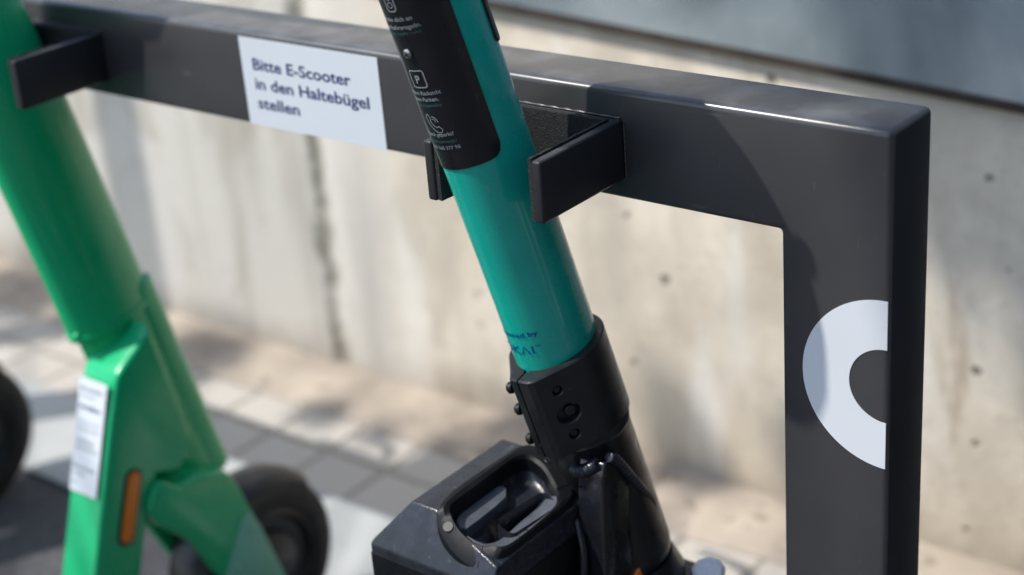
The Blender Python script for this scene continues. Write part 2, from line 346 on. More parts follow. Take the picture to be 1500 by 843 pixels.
# concrete wall, two panels with a mossy formwork joint between them
wl=empty('concrete_wall',-1,.95); tag(wl,'pale weathered concrete wall with air holes and a mossy upright joint','wall')
for x0,x1 in ((-9,-1.4800),(-1.4760,7)):
    build('wall_slab',box(x0,x1,.80,1.10,-G-.2,.62,bv=.006),M['wall'],wl)
build('joint_filler',box(-1.4798,-1.4762,.8015,1.09,-G-.2,.61),M['wall'],wl)
build('coping',box(-9,7,.775,1.125,.622,.68,bv=.006),M['wall'],wl)

# sloping galvanised steel panel in front of the wall
SL=-.057
def pz(x): return -.2005+SL*(x+1.054)+.004
st=empty('steel_panel',-.6,.77); tag(st,'sloping blue grey galvanised steel panel mounted along the top of concrete wall','steel panel')
build('plate',prism([(-9,pz(-9)),(7,pz(7)),(7,pz(7)+.42),(-9,pz(-9)+.42)],'y',.7885,.7965),M['galv'],st)
build('lower_flange',prism([(-9,pz(-9)-.013),(7,pz(7)-.013),(7,pz(7)-.001),(-9,pz(-9)-.001)],'y',.7860,.799),M['rust'],st)
for x in (-2.6,-1.15,.35,1.8): build('bolt',disc((x,.7885,pz(x)+.34),(0,-1,0),.012,.008,6,bv=.001),M['steel'],st)

# ---------------------------------------------------------------- scooter rack
rack=empty('scooter_rack',-1.1,.035)
tag(rack,'dark grey powder coated steel scooter rack with white sticker and half ring emblem','scooter rack')
XL=-2.25
prof=[(XL,-G),(XL,0),(0,0),(0,-G),(-.0985,-G),(-.0985,-.1),(XL+.0985,-.1),(XL+.0985,-G)]
bm=prism(prof,'y',0,.0703); bmesh.ops.recalc_face_normals(bm,faces=bm.faces)
bevel(bm,.0058,4,30,[e for e in bm.edges if e.calc_face_angle(0)>R(30) and not all(abs(v.co.z+G)<1e-5 for v in e.verts)])
build('frame',bm,M['powder'],rack,60)
for x in (-.049,XL+.049):
    fp=build('foot_plate',box(x-.09,x+.09,-.05,.12,-G+.009,-G+.019,bv=.002),M['powder'],rack)
    for dx in (-.07,.07):
        for dy in (-.03,.10): build('anchor_bolt',disc((x+dx,dy,-G+.019),(0,0,1),.009,.007,6,bv=.001),M['steel'],fp)

def bracket(dx):
    """U-shaped holding bracket: two arms and a back plate, lined with rubber"""
    x0,x1=-.3745+dx,-.2495+dx; z0,z1=-.0805,-.0262; t=.0098; L_=-.1185; b_=-.0005
    U=[(x0,b_),(x0,L_),(x0+t,L_),(x0+t,b_-.006),(x1-t,b_-.006),(x1-t,L_),(x1,L_),(x1,b_)]
    bm=prism(U,'z',z0,z1); bmesh.ops.recalc_face_normals(bm,faces=bm.faces); bevel(bm,.0026,4)
    br=build('holding_bracket',bm,M['bracket'],rack,50)
    lt=.0040; a,b=x0+t+.0004,x1-t-.0004; yb=b_-.0066
    path=[(a,L_+.002),(a,yb),(b,yb),(b,L_+.002),(b-lt,L_+.002),(b-lt,yb-lt),(a+lt,yb-lt),(a+lt,L_+.002)]
    # finely cut ribbon so that its edge can be ragged
    outer=[(a,L_+.002)]; inner=[(a+lt,L_+.002)]
    n1=26
    for k in range(1,n1+1): y=L_+.002+(yb-L_-.002)*k/n1; outer.append((a,y)); inner.append((a+lt,min(y,yb-lt)))
    for k in range(1,n1+1): x=a+(b-a)*k/n1; outer.append((x,yb)); inner.append((min(max(x,a+lt),b-lt),yb-lt))
    for k in range(1,n1+1): y=yb+(L_+.002-yb)*k/n1; outer.append((b,y)); inner.append((b-lt,min(y,yb-lt)))
    rings=[]
    for i,(o,n_) in enumerate(zip(outer,inner)):
        j1=.0013*noise.noise(Vector((i*.9,dx*3,1))); j2=.0013*noise.noise(Vector((i*.8,dx*3,5)))
        zt=z1+.0012+j1; zi=z1+.0004+j2; jx=.0005*noise.noise(Vector((i*.7,8,dx)))
        rings.append([(o[0],o[1],z0+.001),(o[0],o[1],zt),(n_[0]+jx,n_[1]+jx,zi),(n_[0]+jx,n_[1]+jx,z0+.0005+j1)])
    build('rubber_lining',loft(rings),M['felt'],br,60)
    # weld beads where the bracket meets the bar
    wb=bmesh.new()
    for (p,q) in (((x0+.004,-.0005,z1+.0005),(x1-.003,-.0005,z1+.0005)),((x1+.0005,-.0005,z0+.003),(x1+.0005,-.0005,z1-.002)),((x0+.004,-.0005,z0),(x1-.004,-.0005,z0))):
        P=[Vector(p).lerp(Vector(q),k/40) for k in range(41)]
        join(wb,tube(P,[.0010+.0003*math.sin(k*1.3)+.0003*noise.noise(Vector((k*.5,dx,p[2]*50))) for k in range(41)],8))
    build('weld_bead',wb,M['powder'],br,60)
for dx in (0,-.690,-1.380): bracket(dx)

# instruction sticker on the bar
st_=prism([(-.7208,-.0985),(-.7208,-.0058),(-.5306,-.0058),(-.5306,-.0985)],'y',-.0007,.0001)
stk=build('sticker',st_,M['sticker'],rack)
bm=bmesh.new()
for s,x,z,wd in (('Bitte E-Scooter',-.7045,-.0385,.136),('in den Haltebügel',-.7045,-.0590,.1575),('stellen',-.7045,-.0795,.0595)):
    t=text_bm(s,width=wd,cap=.0124,bold=.017); mapbm(t,lambda a,b,x=x,z=z: Vector((x+a,-.0010,z+b))); join(bm,t)
build('lettering',bm,M['ink'],stk,recalc=False)
# half ring emblem on the post
bm=bmesh.new(); cx,cz=-.0016,-.2193; n=64
O=[(cx-.0765*math.sin(math.pi*k/n),cz+.0765*math.cos(math.pi*k/n)) for k in range(n+1)]
I=[(cx-.0335*math.sin(math.pi*k/n),cz+.0335*math.cos(math.pi*k/n)) for k in range(n+1)]
for k in range(n):
    bm.faces.new([bm.verts.new((p[0],-.0006,p[1])) for p in (O[k],O[k+1],I[k+1],I[k])])
bmesh.ops.remove_doubles(bm,verts=bm.verts,dist=1e-6)
bmesh.ops.recalc_face_normals(bm,faces=bm.faces); ex=bmesh.ops.extrude_face_region(bm,geom=bm.faces[:])
for v in [g for g in ex['geom'] if isinstance(g,bmesh.types.BMVert)]: v.co.y+=.0008
build('emblem',bm,M['logo'],rack)

# ---------------------------------------------------------------- scooter pieces shared by all
def wheel(parent,c,r,wd,rim_r=.085):
    wh=build('wheel',lathe([(r-.012,-wd/2+.004),(r-.003,-wd/2+.011),(r,-.010),(r,.010),(r-.003,wd/2-.011),(r-.012,wd/2-.004),(r-.030,wd/2-.001),(rim_r,wd/2-.006),(rim_r,-wd/2+.006),(r-.030,-wd/2+.001)],c,(1,0,0),72),M['rubber'],parent,40)
    rm=lathe([(rim_r+.001,-wd/2+.007),(rim_r-.006,-wd/2+.003),(rim_r-.012,-wd/2+.012),(.056,-wd/2+.014),(.050,-wd/2+.004),(.030,-wd/2-.002),(.012,-wd/2-.004),(.012,wd/2+.004),(.030,wd/2+.002),(.050,wd/2-.004),(.056,wd/2-.014),(rim_r-.012,wd/2-.012),(rim_r-.006,wd/2-.003),(rim_r+.001,wd/2-.007)],c,(1,0,0),64)
    build('rim',rm,M['black_metal'],wh,40)
    return wh
def fender(parent,c,r,wd,a0,a1,name='fender'):
    """curved mudguard shell; angles measured from straight up towards +y"""
    rings=[]; n=30
    for k in range(n+1):
        a=R(a0+(a1-a0)*k/n); d=Vector((0,math.sin(a),math.cos(a))); C0=Vector(c)
        w_=wd/2
        prof=[(r-.022,-w_),(r-.006,-w_),(r+.002,-w_+.010),(r+.006,-.0),(r+.002,w_-.010),(r-.006,w_),(r-.022,w_),(r-.022,w_-.003),(r-.007,w_-.004),(r-.002,w_-.012),(r+.002,0),(r-.002,-w_+.012),(r-.007,-w_+.004),(r-.022,-w_+.003)]
        rings.append([C0+d*rr+Vector((x,0,0)) for rr,x in prof])
    return build(name,loft(rings),M['fender'],parent,40)
def oval(A,D,ax,ay,s0,s1,n=56,rim=.0,steps=2,bm=None):
    X,Y,D=frame(D); A=Vector(A)
    S=[s0+(s1-s0)*k/steps for k in range(steps+1)]
    return loft([[A+D*s+X*ax*math.cos(2*math.pi*k/n)+Y*ay*math.sin(2*math.pi*k/n) for k in range(n)] for s in S],bm)
def ovalpatch(A,D,ax,ay,th0,th1,s0,s1,off=.0008,corner=.006,n=40,m_=40):
    """thin film wrapped on an oval tube; lower corners rounded"""
    X,Y,D=frame(D); A=Vector(A); bm=bmesh.new()
    def P(u,s,o): 
        return A+D*s+X*(ax+o)*math.cos(u)+Y*(ay+o)*math.sin(u)
    grid=[]
    half=(th1-th0)/2; rad=(ax+ay)/2
    for o in (off,-.0006):
        g=[]
        for i in range(n+1):
            u=th0+(th1-th0)*i/n; e=min(u-th0,th1-u)*rad     # distance from the side edge
            lo=s0+(corner-math.sqrt(max(0,corner**2-max(0,corner-e)**2)) if e<corner else 0)
            hi=s1-(lo-s0)
            g.append([bm.verts.new(P(u,lo+(hi-lo)*j/m_,o)) for j in range(m_+1)])
        grid.append(g)
    a,b=grid
    for i in range(n):
        for j in range(m_):
            bm.faces.new((a[i][j],a[i+1][j],a[i+1][j+1],a[i][j+1])); bm.faces.new((b[i][j],b[i][j+1],b[i+1][j+1],b[i+1][j]))
    for i in range(n):
        bm.faces.new((a[i][0],b[i][0],b[i+1][0],a[i+1][0])); bm.faces.new((a[i][-1],a[i+1][-1],b[i+1][-1],b[i][-1]))
    for j in range(m_):
        bm.faces.new((a[0][j],a[0][j+1],b[0][j+1],b[0][j])); bm.faces.new((a[-1][j],b[-1][j],b[-1][j+1],a[-1][j+1]))
    return bm
def handlebar(parent,A,D,s,mbar,half=.22,sweep=-.13,drop=0,hood=(.045,.07,.05),turn=0):
    """handlebar with display housing, two grips with end caps and brake levers"""
    X,Y,Dn=frame(D); C0=Vector(A)+Dn*s
    B=X*math.cos(R(turn))-Y*math.sin(R(turn)); Fw=Y*math.cos(R(turn))+X*math.sin(R(turn))
    P_=lambda k,dy=0,dz=0: C0+B*k*half+Fw*(sweep*abs(k)**1.6+dy)+Dn*(drop*abs(k)+dz)
    hb=build('handlebar',tube(smoothpath([P_(k) for k in (-1,-.75,-.5,-.25,0,.25,.5,.75,1)],4),.0125,14),mbar,parent)
    for sgn in (-1,1):
        build('grip',tube(smoothpath([P_(sgn*k) for k in (.45,.6,.8,1.0,1.06)],4),.0185,16),M['rubber'],hb)
        build('brake_lever',tube(smoothpath([P_(sgn*k,dy,.002) for k,dy in ((.42,.0),(.45,.035),(.6,.052),(.9,.055))],5),[.009]*11+[.007]*5,10),M['black_metal'],hb)
    hx,hy,hz=hood; bm=bmesh.new(); rings=[]
    for k,(sc,o) in enumerate(((.8,-hz),(1,-hz*.6),(1.05,0),(1,hz*.45),(.7,hz*.7))):
        rings.append([C0+Dn*o+X*hx*sc*math.copysign(abs(math.cos(t))**.6,math.cos(t))+Y*(hy*sc*math.copysign(abs(math.sin(t))**.6,math.sin(t))+.01) for t in [2*math.pi*i/28 for i in range(28)]])
    build('display_housing',loft(rings),M['fender'],parent)
    return hb

# ---------------------------------------------------------------- black and teal scooter in the right-hand bracket
bs=empty('electric_scooter',-.25,0)
tag(bs,'e-scooter with teal stem and black label strip, black clamp and battery with carry handle','e-scooter')
A=Vector((-.3235,-.09,-.05)); D=Vector((-.13,-.223,1.)); AX,AY=.034,.044
X,Y,Dn=frame(D)
def ax_at(z): return A+D*(z+.05)              # point of the stem axis at rack height z
s_at=lambda z:(z+.05)*D.length
stem=build('stem',oval(A,D,AX,AY,s_at(-.27),s_at(.335),64),M['teal'],bs,60)
# black label film on the rider's side, with its print
th=lambda d:R(d)
bm=ovalpatch(A,D,AX,AY,th(-162),th(-18),.022,.33,off=.0009,corner=.010)
film=build('label_film',bm,M['panel'],stem,60)
def on_stem(u,v,off=.0013): 
    t=R(-90)+u/.0365; return A+Dn*v+X*(AX+off)*math.cos(t)+Y*(AY+off)*math.sin(t)
def stem_text(rows,m,name='lettering',par=film,off=.0013):
    bm=bmesh.new()
    for s,u,v,cap,bold,al,wd in rows:
        t=text_bm(s,cap=cap,bold=bold,align=al,width=wd,sub=.002); mapbm(t,lambda a,b,u=u,v=v: on_stem(u+a,v+b,off)); join(bm,t)
    return build(name,bm,m,par,recalc=False)
stem_text([('Halte dich an',0,.1575,.0038,.012,'CENTER',.031),('Verkehrsregeln.',.001,.1505,.0038,.012,'CENTER',.039),
  ('Nimm Rücksicht',0,.0920,.0036,.012,'CENTER',.034),('beim Parken.',-.001,.0862,.0036,.012,'CENTER',.028),
  ('Falsch geparkt?',0,.0540,.0036,.012,'CENTER',.030),('030 568 377 98',.001,.0415,.0034,.0,'CENTER',.031)],M['print_grey'])
stem_text([('Respect traffic rules',0,.1455,.0030,0,'CENTER',.038),('Park responsibly',0,.0812,.0030,0,'CENTER',.028),('Parked incorrectly?',0,.0478,.0030,0,'CENTER',.031)],M['print_green'])
stem_text([('P',0,.1030,.0070,.03,'CENTER',None)],M['print_grey'],'pictogram')
def outline(pts,wd,closed=True,off=.0013):
    """stroke of width wd along a path given in label coordinates"""
    bm=bmesh.new(); n=len(pts); L_=[];Rr=[]
    for i in range(n):
        a=pts[(i-1)%n] if closed or i>0 else pts[i]; b=pts[(i+1)%n] if closed or i<n-1 else pts[i]
        dx,dy=b[0]-a[0],b[1]-a[1]; l=math.hypot(dx,dy) or 1; nx,ny=-dy/l*wd/2,dx/l*wd/2
        L_.append(bm.verts.new(on_stem(pts[i][0]+nx,pts[i][1]+ny,off))); Rr.append(bm.verts.new(on_stem(pts[i][0]-nx,pts[i][1]-ny,off)))
    for i in range(n if closed else n-1): bm.faces.new((L_[i],L_[(i+1)%n],Rr[(i+1)%n],Rr[i]))
    return bm
def rrect(cx,cy,w_,h_,r_,n=5,m_=0):
    P=[]
    for sx,sy,a0 in ((1,1,0),(-1,1,90),(-1,-1,180),(1,-1,270)):
        for k in range(n+1):
            a=R(a0+90*k/n); P.append((cx+sx*(w_/2-r_)+r_*math.cos(a),cy+sy*(h_/2-r_)+r_*math.sin(a)))
    if m_:
        Q=[]
        for k in range(len(P)):
            a,b=P[k],P[(k+1)%len(P)]; q=max(1,int(math.hypot(b[0]-a[0],b[1]-a[1])/.0015)); Q+=[(a[0]+(b[0]-a[0])*t/q,a[1]+(b[1]-a[1])*t/q) for t in range(q)]
        P=Q
    return P
circ=lambda cx,cy,r_,n=16:[(cx+r_*math.cos(2*math.pi*k/n),cy+r_*math.sin(2*math.pi*k/n)) for k in range(n)]
bm=outline(rrect(0,.1065,.0150,.0150,.0022,5,1),.0011)
build('pictogram',bm,M['print_grey'],film,recalc=False)
bm=bmesh.new(); join(bm,outline(rrect(0,.1785,.0095,.0245,.0030,5,1),.0010))
for k in range(3): join(bm,outline(circ(0,.1785+(k-1)*.0068,.0024),.0007))
build('pictogram',bm,M['print_grey'],film,recalc=False); bm=bmesh.new()
# telephone handset with two sound arcs
hs=[(-.0062,.0735),(-.0038,.0745),(-.0022,.0705),(-.0034,.0680),(-.0010,.0640),(.0018,.0622),(.0040,.0632),(.0068,.0602),(.0052,.0578),(.0026,.0572),(-.0018,.0596),(-.0052,.0640),(-.0070,.0700)]
join(bm,outline(hs,.0008))
for rr in (.0030,.0052): join(bm,outline([(-.0004+rr*math.cos(R(a)),.0672+rr*math.sin(R(a))) for a in range(0,91,15)],.0007,closed=False))
build('pictogram',bm,M['print_grey'],film,recalc=False)
p=on_stem(0,.1295,.001); nrm=-(Y)
sc=build('screw',disc(p,nrm,.0042,.0016,20,dome=.0009),M['steel'],film)
build('screw_socket',disc(p+nrm*.0026,nrm,.0013,.0003,6,bv=.0001),M['battery_matt'],sc)
# dark cover strip on the front side
build('front_cover',ovalpatch(A,D,AX,AY,th(32),th(148),.103,.33,off=.0022,corner=.004),M['fender'],stem,60)
# maker's print low on the stem
stem_text([('powered by',-.0005,-.1480,.0050,.012,'CENTER',.047)],M['print_blue'],'lettering',stem,.0006)
bm=bmesh.new(); v0=-.1660; hh=.0082
def stroke(P,closed=False): join(bm,outline(P,.00135,closed,.0006))
stroke(circ(-.0165,v0+hh/2,hh/2,20),True)
stroke([(-.0075,v0),(-.0075,v0+hh)]); stroke([(-.0005,v0+hh),(-.0075,v0+hh*.5),(-.0005,v0)])
stroke([(.0020,v0),(.0062,v0+hh),(.0104,v0)]); stroke([(.0140,v0),(.0140,v0+hh)])
build('lettering',bm,M['print_blue'],stem,recalc=False)
bm=text_bm('TM',cap=.0022,width=.0048); mapbm(bm,lambda a,b: on_stem(.0165+a,v0+hh-.0022+b,.0004)); build('lettering',bm,M['print_blue'],stem,recalc=False)
# clamp collar with a slotted boss on the rider's side
def section(s,ax,ay,fy,fx,n=40):
    """circle with a flat-ended boss towards -Y; point loop"""
    P=[]
    for k in range(n+1):
        t=R(-34)+R(248)*k/n; P.append((ax*math.cos(t),ay*math.sin(t)))
    P+= [(-fx*.86,-fy+.010),(-fx*.55,-fy+.002),(-.001,-fy),(fx*.62,-fy),(fx*.90,-fy+.003)]
    return [A+Dn*s+X*a+Y*b for a,b in P]
s0,s1=s_at(-.312),s_at(-.228)
bm=loft([section(s,k*.0425,k*.0490,k*.0605,k*.0185) for s,k in ((s0,.975),(s0+.0012,1),(s1-.0014,1),(s1,.975))])
clamp=build('clamp',bm,M['black_metal'],bs,28)
def boolean(o,cb,ang=30):
    bmesh.ops.recalc_face_normals(cb,faces=cb.faces); cu=build('cutter',cb,M['panel'],bs,recalc=False)
    md=o.modifiers.new('b','BOOLEAN'); md.object=cu; md.operation='DIFFERENCE'; md.solver='EXACT'; md.use_self=True
    bpy.context.view_layer.update(); me=bpy.data.meshes.new_from_object(o.evaluated_get(bpy.context.evaluated_depsgraph_get()))
    o.modifiers.clear(); o.data=me
    for p_ in me.polygons: p_.use_smooth=True
    me.set_sharp_from_angle(angle=R(ang)); bpy.data.objects.remove(cu)
def cheek(t,s,off=0):
    a=Vector((.0425*math.cos(R(-34)),.0490*math.sin(R(-34)))); b=Vector((.01665,-.0575)); q=a.lerp(b,t); nn=Vector((-(b-a).y,(b-a).x)).normalized()
    if nn.x<0: nn=-nn
    return A+Dn*s+X*(q.x+nn.x*off)+Y*(q.y+nn.y*off),(X*nn.x+Y*nn.y)
cb=bmesh.new()
def slab(u0,u1,y0,y1,sa,sb):
    b_=bmesh.new(); V=[b_.verts.new(A+Dn*s+X*u+Y*y) for s in (sa,sb) for u in (u0,u1) for y in (y0,y1)]
    for q in ((0,1,3,2),(4,6,7,5),(0,4,5,1),(2,3,7,6),(0,2,6,4),(1,5,7,3)): b_.faces.new([V[i] for i in q])
    return b_
join(cb,slab(-.0009,.0009,-.075,-.046,s0-.01,s1+.01))
join(cb,tube([A+Dn*(s1-.010)-Y*.0455,A+Dn*(s1+.01)-Y*.0455],.0030,14))
HO=[]
for t,sv,rr in ((.50,s1-.020,.0046),(.42,(s0+s1)/2-.003,.0098),(.46,s0+.018,.0050)):
    p,nn=cheek(t,sv); HO.append((p,nn,rr)); X2,Y2,N2=frame(nn,Dn); e=1.15 if rr>.008 else 1
    join(cb,loft([[p+N2*o+(X2*math.cos(2*math.pi*k/28)*r_+Y2*math.sin(2*math.pi*k/28)*r_*e) for k in range(28)] for o,r_ in ((-.0075,rr),(-.0009,rr),(.0006,rr+.0012),(.004,rr+.0012))]))
boolean(clamp,cb,28)
for p,nn,rr in HO:
    X2,Y2,N2=frame(nn,Dn)
    if rr>.008: sc_=build('screw',disc(p-N2*.0070+Y2*-.0030-X2*.0010,N2,.0056,.0030,20,bv=.0008,dome=.0004),M['black_metal'],clamp)
    else: sc_=build('screw',disc(p-N2*.0070,N2,rr-.0009,.0048,18,bv=.0008,dome=.0003),M['black_metal'],clamp)
    build('socket',disc(p-N2*(.0070-(.0034 if rr>.008 else .0051))+(Y2*-.0030-X2*.0010 if rr>.008 else Vector()),N2,.0018,.0003,6,bv=.0001),M['panel'],sc_)
for sv in (s1-.016,s1-.040,s0+.013):
    p=A+Dn*sv-X*.0175-Y*.0520
    build('bolt',disc(p,(-X*.9-Y*.35).normalized(),.0055,.0050,16,bv=.0018,dome=.0006),M['battery_matt'],clamp)

# head tube
frm=empty('x',0,0); bpy.data.objects.remove(frm)
bm=tube([ax_at(z) for z in (-.3135,-.318,-.322,-.46,-.470,-.474)],[.0405,.0425,.0412,.0412,.0395,.037],48,hint=(1,0,0))
ht=build('head_tube',bm,M['black_metal'],bs,35)
build('bearing_seal',tube([ax_at(z) for z in (-.3095,-.311,-.3135)],[.0425,.0435,.0435],48,hint=(1,0,0)),M['rubber'],ht)
# neck: welded box beam running back and down from the head tube
pf=[(-.0530,-.3450),(-.048,-.3290),(-.042,-.3330),(.0045,-.409),(.0030,-.50),(-.030,-.66),(-.105,-.715),(-.135,-.665),(-.070,-.52),(-.0545,-.352)]
bm=prism(pf,'x',-.3000,-.2425); bmesh.ops.recalc_face_normals(bm,faces=bm.faces); bevel(bm,.0035,3,20)
q=prism([(-.0700,-.3460),(-.0640,-.3300),(-.040,-.334),(-.040,-.52),(-.078,-.52)],'x',-.2715,-.2427); bmesh.ops.recalc_face_normals(q,faces=q.faces); bevel(q,.003,3,20); join(bm,q)
neck=build('neck',bm,M['black_gloss'],bs,40)
# rippled weld beads
def weld(P,r,par,n=60):
    pts=smoothpath(P,n//(len(P)-1)); 
    return build('weld_bead',tube(pts,[r*(1+.22*abs(math.sin(k*.9))) for k in range(len(pts))],10),M['weld'],par,60)
weld([(-.2435,-.058,-.3270),(-.2425,-.0480,-.3340),(-.2415,-.030,-.3590),(-.2410,-.012,-.3840),(-.2418,.0035,-.4080),(-.2425,.0045,-.440),(-.2428,.0035,-.49)],.0042,neck,114)
weld([(-.2760,-.0675,-.3440),(-.2690,-.0700,-.3430),(-.2600,-.0690,-.3390),(-.2500,-.0650,-.3320)],.0056,neck,54)
# amber reflector on the neck
nn_=[(-.0030,-.452),(.0118,-.470),(.0118,-.520),(-.030,-.520),(-.0285,-.470),(-.016,-.4555)]
bm=prism([(y-.0065,z-.003) for y,z in nn_],'x',-.2430,-.2390); bmesh.ops.recalc_face_normals(bm,faces=bm.faces); bevel(bm,.0012,2)
build('reflector',bm,M['amber'],neck)
# cable loop beside the battery
build('cable',tube(smoothpath([(-.290,-.052,-.385),(-.275,-.070,-.398),(-.2640,-.078,-.420),(-.263,-.083,-.45),(-.270,-.086,-.48),(-.285,-.080,-.52)],8),.0042,12),M['black_gloss'],bs)
# fork, front mudguard and front wheel
fz=lambda z:ax_at(z)
wc=fz(-.822)+Vector((.0,.025,0)); 
bm=bmesh.new(); c0=fz(-.49)
join(bm,tube([fz(-.475),fz(-.50),fz(-.53)],[.040,.046,.040],32))
join(bm,box(c0.x-.062,c0.x+.062,c0.y-.012,c0.y+.052,-.545,-.497,bv=.010,seg=3))
for sgn in (-1,1):
    join(bm,tube([(c0.x+sgn*.050,c0.y+.022,-.505),(c0.x+sgn*.056,c0.y+.040,-.62),(wc.x+sgn*.056,wc.y,wc.z)],[.019,.018,.015],16))
fork=build('fork',bm,M['black_metal'],bs)
build('bolt',disc((-.2070,.0440,-.4975),(.15,-.25,.95),.0165,.0085,9,bv=.0030,dome=.0005),M['bolt_zinc'],fork)
fender(bs,wc,.142,.078,-60,75)
wheel(bs,wc,.125,.058)
# deck, kick tail and rear wheel
bm=prism([(-.26,-.795),(-.31,-.835),(-.33,-.86),(-.78,-.86),(-.80,-.84),(-.78,-.805),(-.34,-.795),(-.27,-.755)],'x',-.335,-.195); 
bmesh.ops.recalc_face_normals(bm,faces=bm.faces); bevel(bm,.006,2)
dk=build('deck',bm,M['black_gloss'],bs)
bm=prism([(-.105,-.700),(-.065,-.675),(-.22,-.80),(-.30,-.845),(-.31,-.80),(-.20,-.735)],'x',-.299,-.256); bmesh.ops.recalc_face_normals(bm,faces=bm.faces); bevel(bm,.003,2); join_=build('down_beam',bm,M['black_gloss'],bs)
build('foot_mat',box(-.325,-.205,-.77,-.35,-.7945,-.7915,bv=.001),M['rubber'],dk)
rc=Vector((-.265,-.885,-.825)); wheel(bs,rc,.125,.056); fender(bs,rc,.140,.075,-70,60,'rear_fender')
handlebar(bs,A+Vector((0,.085,0)),D,s_at(.41),M['black_metal'],half=.22,sweep=0,drop=.0,hood=(.03,.05,.03))
bm=tube(smoothpath([(-.372,-.165,.345),(-.345,-.19,.310),(-.315,-.22,.295),(-.326,-.26,.323),(-.355,-.30,.346),(-.383,-.33,.372),(-.392,-.342,.382)],6),[.018,.020,.022,.025,.028,.030,.032,.033,.034,.035]+[.036]*14+[.035,.034,.032,.030,.028,.026,.024,.021,.018,.014,.010,.006,.003],20)
join(bm,tube([(-.322,-.255,.323),(-.295,-.252,.333),(-.286,-.250,.337),(-.281,-.249,.339)],[.010,.009,.009,.004],10))
build('shadow_pod',bm,M['fender'],bs)  # added pod, shaped so that its shadow falls across the post

# battery with carry handle, standing behind the neck
T18=math.tan(R(18)); piz=lambda x,dz=0,y=0:-.355-(x+.345)*T18+dz-1.2*max(0,-.176-y)
OUT=[(-.3482,-.1755),(-.3535,-.1493),(-.3537,-.1057),(-.3525,-.0743),(-.3515,-.0530),(-.3440,-.0405),(-.3268,-.0368),(-.3043,-.0430),(-.2887,-.0548),(-.2795,-.0677),(-.2762,-.0817),(-.2760,-.1055),(-.2756,-.1397),(-.2760,-.1680),(-.2819,-.1826),(-.2943,-.1906),(-.3140,-.1918),(-.3331,-.1880),(-.3448,-.1820)]
INN=[(-.3423,-.1634),(-.3428,-.1449),(-.3432,-.1068),(-.3440,-.0805),(-.3425,-.0650),(-.3365,-.0572),(-.3207,-.0578),(-.3043,-.0668),(-.2920,-.0755),(-.2835,-.0879),(-.2800,-.1080),(-.2790,-.1283),(-.2790,-.1564),(-.2815,-.1690),(-.2894,-.1765),(-.3051,-.1800),(-.3217,-.1788),(-.3340,-.1739)]
def dens(P,n=5):
    out=[]; m_=len(P)
    for i in range(m_):
        p0,p1,p2,p3=[Vector(P[(i+k)%m_]+(0,)) for k in (-1,0,1,2)]
        for k in range(n):
            t=k/n; q=.5*((2*p1)+(p2-p0)*t+(2*p0-5*p1+4*p2-p3)*t*t+(3*p1-p0-3*p2+p3)*t**3); out.append((q.x,q.y))
    return out
def resample(P,n):
    P=dens(P,6); P.append(P[0]); L_=[0]
    for a,b in zip(P,P[1:]): L_.append(L_[-1]+math.hypot(b[0]-a[0],b[1]-a[1]))
    out=[]; j=0
    for k in range(n):
        t=L_[-1]*k/n
        while L_[j+1]<t: j+=1
        u=(t-L_[j])/(L_[j+1]-L_[j]); out.append((P[j][0]+(P[j+1][0]-P[j][0])*u,P[j][1]+(P[j+1][1]-P[j][1])*u))
    return out
nb=120; cxm,cym=-.312,-.122
def polar(P):
    """resample a loop at equal angles seen from the opening's middle so that rings line up"""
    Q=dens(P,8); out=[]
    for k in range(nb):
        a=2*math.pi*k/nb; d=(math.cos(a)*.055,math.sin(a)*.11); best=None
        for i in range(len(Q)):
            (x1,y1),(x2,y2)=Q[i],Q[(i+1)%len(Q)]
            ex,ey=x2-x1,y2-y1; det=d[0]*(-ey)-d[1]*(-ex)
            if abs(det)<1e-12: continue
            rx,ry=x1-cxm,y1-cym
            t=(rx*(-ey)-ry*(-ex))/det; u=(d[0]*ry-d[1]*rx)/det
            if -1e-6<=u<=1+1e-6 and t>0 and (best is None or t>best): best=t
        out.append((cxm+d[0]*best,cym+d[1]*best))
    return out
PO,PI=polar(OUT),polar(INN)
lerp2=lambda a,b,t:(a[0]+(b[0]-a[0])*t,a[1]+(b[1]-a[1])*t)
def ringz(P,dz): return [(x,y,piz(x,dz)) for x,y in P]
bat=empty('x',0,0); bpy.data.objects.remove(bat)
def hull_cut(bm,co_,no_):
    g=bm.verts[:]+bm.edges[:]+bm.faces[:]
    r=bmesh.ops.bisect_plane(bm,geom=g,plane_co=co_,plane_no=no_,clear_outer=True)
    ed=[e for e in r['geom_cut'] if isinstance(e,bmesh.types.BMEdge)]
    bmesh.ops.contextual_create(bm,geom=ed)
def batbody(z0,z1,grow=0):
    bm=box(-.4165-grow,-.2735+grow,-.1990-grow,-.0410+grow,z0,z1)
    c40,s40=math.cos(R(60)),math.sin(R(60))
    hull_cut(bm,(-.35,-.1735,-.3550),(0,-s40,c40))
    hull_cut(bm,(-.3815,0,-.3550),(-.764,0,.645))
    hull_cut(bm,(-.3500,0,-.3558),(math.sin(R(18)),0,math.cos(R(18))))
    hull_cut(bm,(-.2900,-.0410,-.37),(.62,.78,0)) 
    bmesh.ops.recalc_face_normals(bm,faces=bm.faces); bevel(bm,.0042,4,12)
    bmesh.ops.recalc_face_normals(bm,faces=bm.faces)
    return bm
body=build('battery',batbody(-.62,-.3548),M['battery'],bs,40)
def shr(P,k,c=(-.312,-.122)): return [(c[0]+(x-c[0])*k,c[1]+(y-c[1])*k) for x,y in P]
cut=[[(x,y,piz(x,.03)) for x,y in PI],[(x,y,piz(x,-.008)) for x,y in PI]]
for k,z in ((.97,-.0150),(.92,-.0190),(.82,-.0215)): cut.append([(x,y,piz(x,z)) for x,y in shr(PI,k)])
